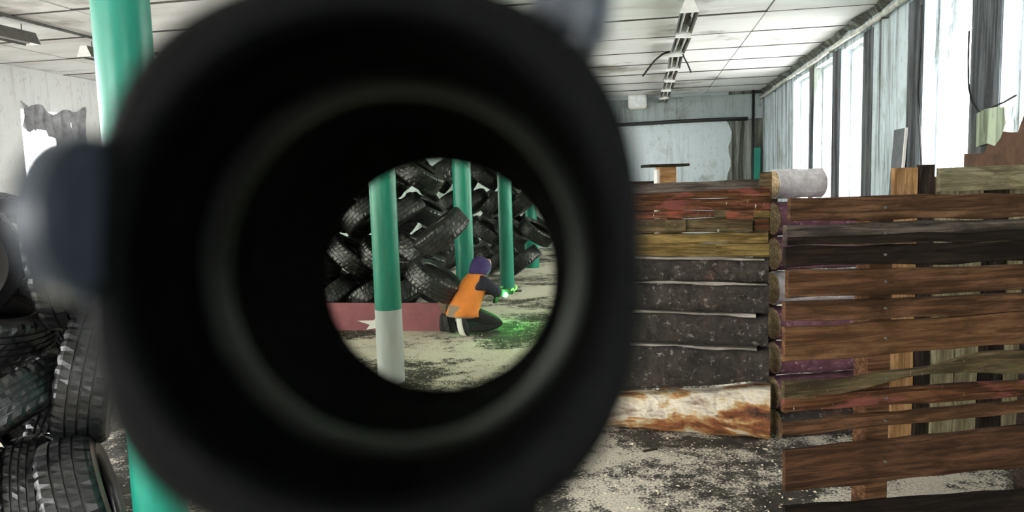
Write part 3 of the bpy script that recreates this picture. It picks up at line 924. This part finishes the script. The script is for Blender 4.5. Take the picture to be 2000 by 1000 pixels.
# ================================================================== THE PERSON
org = on_axis(920, 650, 2, 0)
PX = Matrix.Translation(org) @ Matrix.Rotation(math.atan2(RH.y, RH.x), 4, 'Z')
person = empty('person', PX)
tag(person, 'person kneeling in an orange vest and purple hood, aiming a gun to the right', 'person')
A_ = math.radians(40)
def B(f, s, z): return Vector((f * math.cos(A_) + s * math.sin(A_), f * math.sin(A_) - s * math.cos(A_), z))

def skin_mesh(name, joints, edges, root_i=0, sub=2):
    me = bpy.data.meshes.new(name); me.from_pydata([j[0] for j in joints], edges, []); me.update()
    ob = bpy.data.objects.new(name, me); C.objects.link(ob)
    md = ob.modifiers.new('skin', 'SKIN'); md.use_smooth_shade = True; md.branch_smoothing = .3
    for i, j in enumerate(joints):
        r = j[1]; me.skin_vertices[0].data[i].radius = (r, r) if not hasattr(r, '__len__') else r
        me.skin_vertices[0].data[i].use_root = (i == root_i)
    sb = ob.modifiers.new('sub', 'SUBSURF'); sb.levels = sub; sb.render_levels = sub
    dg = bpy.context.evaluated_depsgraph_get()
    res = bpy.data.meshes.new_from_object(ob.evaluated_get(dg)); res.name = name
    bpy.data.objects.remove(ob)
    return res

J = [  # position, radius
    (B(-.10, 0, .27), .125),          # 0 pelvis
    (B(-.03, 0, .40), .115),          # 1 waist
    (B(.06, 0, .52), .125),           # 2 chest
    (B(.13, 0, .62), .075),           # 3 neck base
    (B(.17, 0, .67), .052),           # 4 neck
    (B(.20, 0, .745), .085),          # 5 head
    (B(.10, .165, .575), .080), (B(.21, .21, .46), .068), (B(.36, .09, .415), .050), (B(.42, .05, .40), .028),      # 6-9 right arm
    (B(.12, -.165, .575), .080), (B(.32, -.18, .46), .066), (B(.50, -.05, .42), .048), (B(.55, -.02, .41), .028),  # 10-13 left arm
    (B(-.06, .11, .24), .095), (B(.16, .15, .15), .080), (B(.30, .15, .085), .068), (B(.10, .14, .065), .056), (B(-.15, .13, .085), .045), (B(-.19, .13, .10), .04),   # 14-19 right leg
    (B(-.06, -.11, .24), .095), (B(.16, -.15, .15), .080), (B(.31, -.15, .085), .068), (B(.10, -.14, .065), .056), (B(-.15, -.13, .085), .045), (B(-.19, -.13, .10), .04)]
Ed = [(0, 1), (1, 2), (2, 3), (3, 4), (4, 5), (2, 6), (6, 7), (7, 8), (8, 9), (2, 10), (10, 11), (11, 12), (12, 13),
      (0, 14), (14, 15), (15, 16), (16, 17), (17, 18), (18, 19), (0, 20), (20, 21), (21, 22), (22, 23), (23, 24), (24, 25)]
bm_ = skin_mesh('body', J, Ed)
for m in ('navy', 'trouser', 'skin'): bm_.materials.append(M[m])
for p_ in bm_.polygons:
    c = p_.center
    p_.material_index = 1 if c.z < .33 else (2 if c.z > .675 else 0)
link('body', bm_, person)

def ring_at(c, ax, fwd, rw, rd, n=24, e=2.0):
    ax = ax.normalized(); fw = (fwd - ax * fwd.dot(ax)).normalized(); sd = ax.cross(fw)
    out = []
    for k in range(n):
        a = 2 * PI * k / n; ca, sa = math.cos(a), math.sin(a)
        out.append(c + sd * rw * math.copysign(abs(ca) ** (2 / e), ca) + fw * rd * math.copysign(abs(sa) ** (2 / e), sa))
    return out
fv = B(1, 0, 0)
def wob(ring, amp, ph):
    cen = sum(ring, Vector()) / len(ring)
    return [cen + (v - cen) * (1 + amp * math.sin(k * 2 * PI / len(ring) * 5 + ph)) for k, v in enumerate(ring)]
# vest: loose shell over the torso, open at the neck and hem
rings = [wob(ring_at(B(-.10, 0, .215), B(.12, 0, 1), fv, .205, .185), .035, 0), wob(ring_at(B(-.075, 0, .30), B(.3, 0, 1), fv, .195, .165), .025, 1),
         wob(ring_at(B(-.03, 0, .40), B(.5, 0, 1), fv, .175, .145), .02, 2.2), ring_at(B(.045, 0, .50), B(.6, 0, 1), fv, .170, .150), ring_at(B(.09, 0, .57), B(.6, 0, 1), fv, .172, .130),
         ring_at(B(.125, 0, .625), B(.6, 0, 1), fv, .145, .10), ring_at(B(.15, 0, .655), B(.6, 0, 1), fv, .085, .075)]
vest = MB().loft(rings, cap=False).obj('vest', M['orange'], person, smooth=True)
vest['label'] = 'orange sleeveless vest'
vest.modifiers.new('sub', 'SUBSURF').render_levels = 1
sd_ = vest.modifiers.new('thick', 'SOLIDIFY'); sd_.thickness = .006
# sweater hem below the vest at the back
rings = [ring_at(B(-.125, 0, .205), B(.1, 0, 1), fv, .185, .165), ring_at(B(-.10, 0, .30), B(.3, 0, 1), fv, .17, .145)]
hem = MB().loft(rings, cap=False).obj('sweater_hem', M['brown_cloth'], person, smooth=True); hem['label'] = 'grey-brown hem below the vest'
# hood
hc = B(.195, 0, .735)
rings = [ring_at(B(.10, 0, .625), B(.5, 0, 1), fv, .10, .085), ring_at(B(.135, 0, .675), B(.5, 0, 1), fv, .115, .11), ring_at(B(.165, 0, .72), B(.4, 0, 1), fv, .112, .125),
         ring_at(B(.185, 0, .775), B(.4, 0, 1), fv, .105, .118), ring_at(B(.195, 0, .82), B(.4, 0, 1), fv, .075, .085), ring_at(B(.20, 0, .84), B(.4, 0, 1), fv, .02, .02)]
hood = MB().loft(rings).obj('hood', M['purple'], person, smooth=True); hood['label'] = 'purple hood drawn over the head'
# face looking along the gun
mb = MB(); fc = B(.262, 0, .735)
mb.loft([ring_at(fc + B(-.03, 0, 0), B(1, 0, -.25), UP, .062, .085), ring_at(fc + B(.012, 0, -.004), B(1, 0, -.25), UP, .055, .076), ring_at(fc + B(.028, 0, -.01), B(1, 0, -.25), UP, .03, .045)])
face = mb.obj('face', M['skin'], person, smooth=True)
mb = MB(); mb.tube([fc + B(.02, 0, .02), fc + B(.045, 0, -.015), fc + B(.028, 0, -.025)], [.008, .013, .006], 8); mb.obj('nose', M['skin'], face, smooth=True)
for s in (-1, 1):
    mb = MB(); mb.tube([fc + B(.018, s * .026, .012), fc + B(.026, s * .026, .012)], [.009, .006], 8); mb.obj('eye', M['gun'], face)
mb = MB(); mb.tube([fc + B(.024, -.02, -.048), fc + B(.03, 0, -.05), fc + B(.024, .02, -.048)], .005, 6); mb.obj('mouth', M['redboard'], face)
# shoes: toes on the floor, soles turned back
def shoe(s, lab, sm):
    r_ = empty('shoe'); r_.parent = person; r_['label'] = lab
    mb = MB()
    h_ = [(-.215, .215, .040, .032), (-.20, .17, .043, .045), (-.185, .11, .044, .05), (-.175, .06, .047, .045), (-.165, .025, .045, .038), (-.15, .012, .035, .02)]
    mb.loft([ring_at(B(f, s * .13, z), B(-.12, 0, 1), fv, w, d, 16, 2.4) for f, z, w, d in h_])
    mb.obj('upper', M['shoe'], r_, smooth=True)
    mb = MB()
    mb.loft([ring_at(B(f - d - .004, s * .13, z), B(-.12, 0, 1), fv, w + .004, .013, 16, 2.4) for f, z, w, d in h_])
    so = mb.obj('sole', M[sm], r_, smooth=True)
shoe(1, 'black shoe with a white sole, toes on the floor', 'white_print'); shoe(-1, 'other black shoe, toes on the floor', 'shoe')
# hands
def hand(name, wrist, palm_dir, curl_dir, side_dir):
    w, p, c, s = Vector(wrist), Vector(palm_dir).normalized(), Vector(curl_dir).normalized(), Vector(side_dir).normalized()
    js = [(w, .022), (w + p * .045, (.020, .034)), (w + p * .085, (.015, .036))]; es = [(0, 1), (1, 2)]
    for k, (o_, L) in enumerate(((-.030, .065), (-.010, .078), (.010, .072), (.029, .055))):
        b = len(js)
        base = w + p * .088 + s * o_
        js += [(base, .0095), (base + p * L * .35 + c * .012, .009), (base + p * L * .45 + c * .040, .0085), (base + p * L * .2 + c * .062, .008)]
        es += [(2, b), (b, b + 1), (b + 1, b + 2), (b + 2, b + 3)]
    b = len(js); base = w + p * .03 - s * .036
    js += [(base, .011), (base + p * .03 - s * .012 + c * .015, .0105), (base + p * .055 - s * .004 + c * .032, .009)]
    es += [(1, b), (b, b + 1), (b + 1, b + 2)]
    me = skin_mesh(name, js, es, 0, 1); me.materials.append(M['skin'])
    link('hand', me, person)
hand('hand_right', B(.42, .05, .40), B(.6, -.5, -.15), B(-.1, -.9, 0), B(0, 0, -1))
hand('hand_left', B(.55, -.02, .405), B(.7, .5, .1), B(0, .2, 1), B(.6, -.8, 0))

# gun held by the person, with a green laser
gun = empty('toy_gun', PX @ Matrix.Translation(B(.30, .03, .43)) @ Matrix.Rotation(A_, 4, 'Z') @ Matrix.Rotation(.10, 4, 'Y'))
tag(gun, 'black laser tag gun held by the kneeling person', 'gun')
bevel(MB().box(-.06, .30, -.022, .022, -.03, .035).obj('receiver', M['gun'], gun), .008, 2)
mb = MB(); mb.prism([(-.26, -.06), (-.06, -.02), (-.06, .03), (-.26, .02)], -.018, .018); bevel(mb.obj('stock', M['gun'], gun), .006, 2)
mb = MB(); mb.tube([(.28, 0, .008), (.43, 0, .008)], .014, 12); mb.obj('barrel', M['gun'], gun, smooth=True)
mb = MB(); mb.prism([(.04, -.03), (.085, -.03), (.065, -.13), (.02, -.13)], -.016, .016); bevel(mb.obj('grip', M['gun'], gun), .005, 2)
mb = MB(); mb.tube([(.0, 0, .055), (.14, 0, .055)], .018, 12); mb.obj('scope', M['gun'], gun, smooth=True)
LZ = Vector((.155, -.045, -.03))
mb = MB(); mb.tube([(.08, -.045, -.03), (.145, -.045, -.03)], .014, 10); las = mb.obj('laser_module', M['gun'], gun, smooth=True)
ll = []
for i in range(7):
    a = PI * i / 6; ll.append([(LZ.x - .03 * math.cos(a), LZ.y + math.sin(a) * .03 * math.cos(2 * PI * k / 12), LZ.z + math.sin(a) * .03 * math.sin(2 * PI * k / 12)) for k in range(12)])
le = MB().loft(ll).obj('laser_lens', M['laser'], las, smooth=True); le['label'] = 'glowing green laser lens'
ld = bpy.data.lights.new('laser_light', 'POINT'); ld.color = (.03, 1, .10); ld.energy = .10; ld.shadow_soft_size = .03
lo = bpy.data.objects.new('laser_light', ld); C.objects.link(lo); lo.parent = gun; lo.location = LZ + Vector((.02, -.05, 0))

# dark bundle behind the person's heel
ob_ = on_axis(874, 645, 2, 0)
root = empty('dark_bag', Matrix.Translation(ob_) @ Matrix.Rotation(.1, 4, 'Z')); tag(root, 'dark bag with a grey-brown flap behind the kneeling person', 'bag')
rings = []
for z, w, d in ((0, .085, .07), (.03, .095, .085), (.12, .092, .08), (.20, .085, .065), (.235, .075, .045)):
    rings.append(wob(ring_at(Vector((0, 0, z)), UP, Vector((0, 1, 0)), w, d, 20, 3), .03, z * 20))
MB().loft(rings).obj('body', M['trouser'], root, smooth=True)
mb = MB(); mb.add([(-.10, -.06, .36), (-.05, -.03, .44), (.0, -.04, .36), (-.0, -.08, .20), (-.04, -.09, .22), (-.10, -.05, .37), (-.05, -.02, .45), (.0, -.03, .37), (.0, -.07, .205), (-.04, -.08, .225)],
                 [(0, 1, 2, 3, 4), (9, 8, 7, 6, 5), (0, 5, 6, 1), (1, 6, 7, 2), (2, 7, 8, 3), (3, 8, 9, 4), (4, 9, 5, 0)])
mb.obj('flap', M['brown_cloth'], root)

# ================================================================== THE GUN SIGHT HELD UP TO THE CAMERA
n0 = at(714, 500, .060); n1 = at(860, 536, .135)
ax = (n1 - n0).normalized()
rx = (RIGHT - ax * RIGHT.dot(ax)).normalized(); ux = rx.cross(ax)          # right, up
if ux.dot(UP) < 0: ux = -ux
SM = Matrix(((rx.x, ax.x, ux.x, n0.x), (rx.y, ax.y, ux.y, n0.y), (rx.z, ax.z, ux.z, n0.z), (0, 0, 0, 1)))
sight = empty('gun_sight', SM); tag(sight, 'big blurred black gun sight ring held close to the viewer', 'gun sight')
def se(r, y, e=2.0, n=72, sy=1.0):
    out = []
    for k in range(n):
        a = 2 * PI * k / n; ca, sa = math.cos(a), math.sin(a)
        out.append(Vector((r * math.copysign(abs(ca) ** (2 / e), ca), y, r * sy * math.copysign(abs(sa) ** (2 / e), sa))))
    return out
LEN = (n1 - n0).length
mb = MB()
seq = [se(.0207, 0.0015), se(.0215, 0), se(.0229, 0, 2.4, sy=1.03), se(.0237, .001, 2.6, sy=1.03), se(.0237, .018, 2.6, sy=1.03), se(.0222, .020, 2.4, sy=1.03), se(.0222, .050, 2.4, sy=1.03), se(.0246, .056, 2.2), se(.0246, LEN, 2.2), se(.0236, LEN + .001, 2.2), se(.0214, LEN + .001)]
mb.loft(seq, cap=False); mb.obj('housing', M['sight'], sight, smooth=False)
mb = MB(); mb.loft([se(.0207, .0015), se(.0207, .022), se(.0210, .0222), se(.0214, .028), se(.0218, .040), se(.0218, LEN - .004), se(.0214, LEN - .003), se(.0214, LEN + .001)], cap=False)
mb.obj('bore', M['sight_bore'], sight, smooth=True)
mb = MB(); mb.loft([se(.0210, .0165), se(.0205, .0175), se(.0200, .0200), se(.0196, .0225), se(.0199, .0232), se(.0214, .024)], cap=False)
mb.obj('retaining_ring', M['sight_ring'], sight, smooth=True)
mb = MB(); mb.loft([se(.0217, LEN - .012), se(.0217, LEN - .0118)]); mb.obj('lens', M['lens'], sight)
def knob(px, py, d, direction, r, L):
    base = SM.inverted() @ at(px, py, d)
    dv = (SM.to_3x3().inverted() @ direction).normalized()
    mb = MB(); k = 40
    prof = [(0, r * .8), (L * .15, r * .8), (L * .16, r), (L * .9, r), (L, r * .92)]
    up = dv.orthogonal().normalized(); w = dv.cross(up)
    rings = []
    for t, rr in prof:
        rings.append([base + dv * t + (up * math.cos(2 * PI * i / k) + w * math.sin(2 * PI * i / k)) * rr  for i in range(k)])
    mb.loft(rings); return mb
o = knob(200, 425, .060, -RIGHT * 1 + FWD * .05, .0070, .0032).obj('side_knob', M['sight_knob'], sight); o['label'] = 'blurred blue-grey adjustment knob'
o = knob(1105, 100, .070, -DOWN * 1 + RIGHT * .12, .0042, .009).obj('top_knob', M['sight_knob'], sight)
bevel(MB().box(-.011, .011, .012, LEN - .010, -.036, -.0226).obj('mount', M['sight'], sight), .001, 1)
rail = MB().box(-.0105, .0105, -.03, LEN + .004, -.042, -.036).obj('rail', M['sight'], sight)
for i in range(10):
    y = -.028 + i * .0102
    MB().box(-.0105, .0105, y, y + .005, -.036, -.0335).obj('rail_tooth', M['sight'], rail)
bevel(MB().box(-.019, .019, -.06, LEN + .010, -.085, -.042).obj('receiver', M['sight'], sight), .004, 2)

# ================================================================== sawdust flakes
def flakes():
    vs_, fs_ = [], []
    def add(x, y, s):
        a = random.uniform(0, 2 * PI); c, sn = math.cos(a) * s, math.sin(a) * s; w = random.uniform(.3, .6)
        t = random.uniform(0, .5) * s
        n = len(vs_)
        vs_.extend([(x - c, y - sn, .002), (x + sn * w, y - c * w, .003 + t), (x + c, y + sn, .003), (x - sn * w, y + c * w, .002)])
        fs_.append((n, n + 1, n + 2, n + 3))
    cnt = 0
    while cnt < 14000:
        x = random.uniform(-3.5, 2.6); y = 2.2 + 9 * random.random() ** 1.6
        d = noise.noise(Vector((x * .9, y * .9, 0)))
        if d + random.uniform(-.5, .5) < .0: continue
        add(x, y, random.uniform(.006, .014)); cnt += 1
    o = link('wood_chips', mesh_data('wood_chips', vs_, fs_, M['chip']))
    tag(o, 'pale wood chips scattered over the dark floor', 'wood chips', kind='stuff')
flakes()
p = on_axis(1270, 880, 2, 0)
mb = MB(); mb.box(-.05, .05, -.009, .009, 0, .010)
o = mb.obj('wood_offcut', M['w_grey'], m=Matrix.Translation(p) @ Matrix.Rotation(.6, 4, 'Z'))
tag(o, 'small wood splinter lying on the sawdust floor', 'wood offcut')
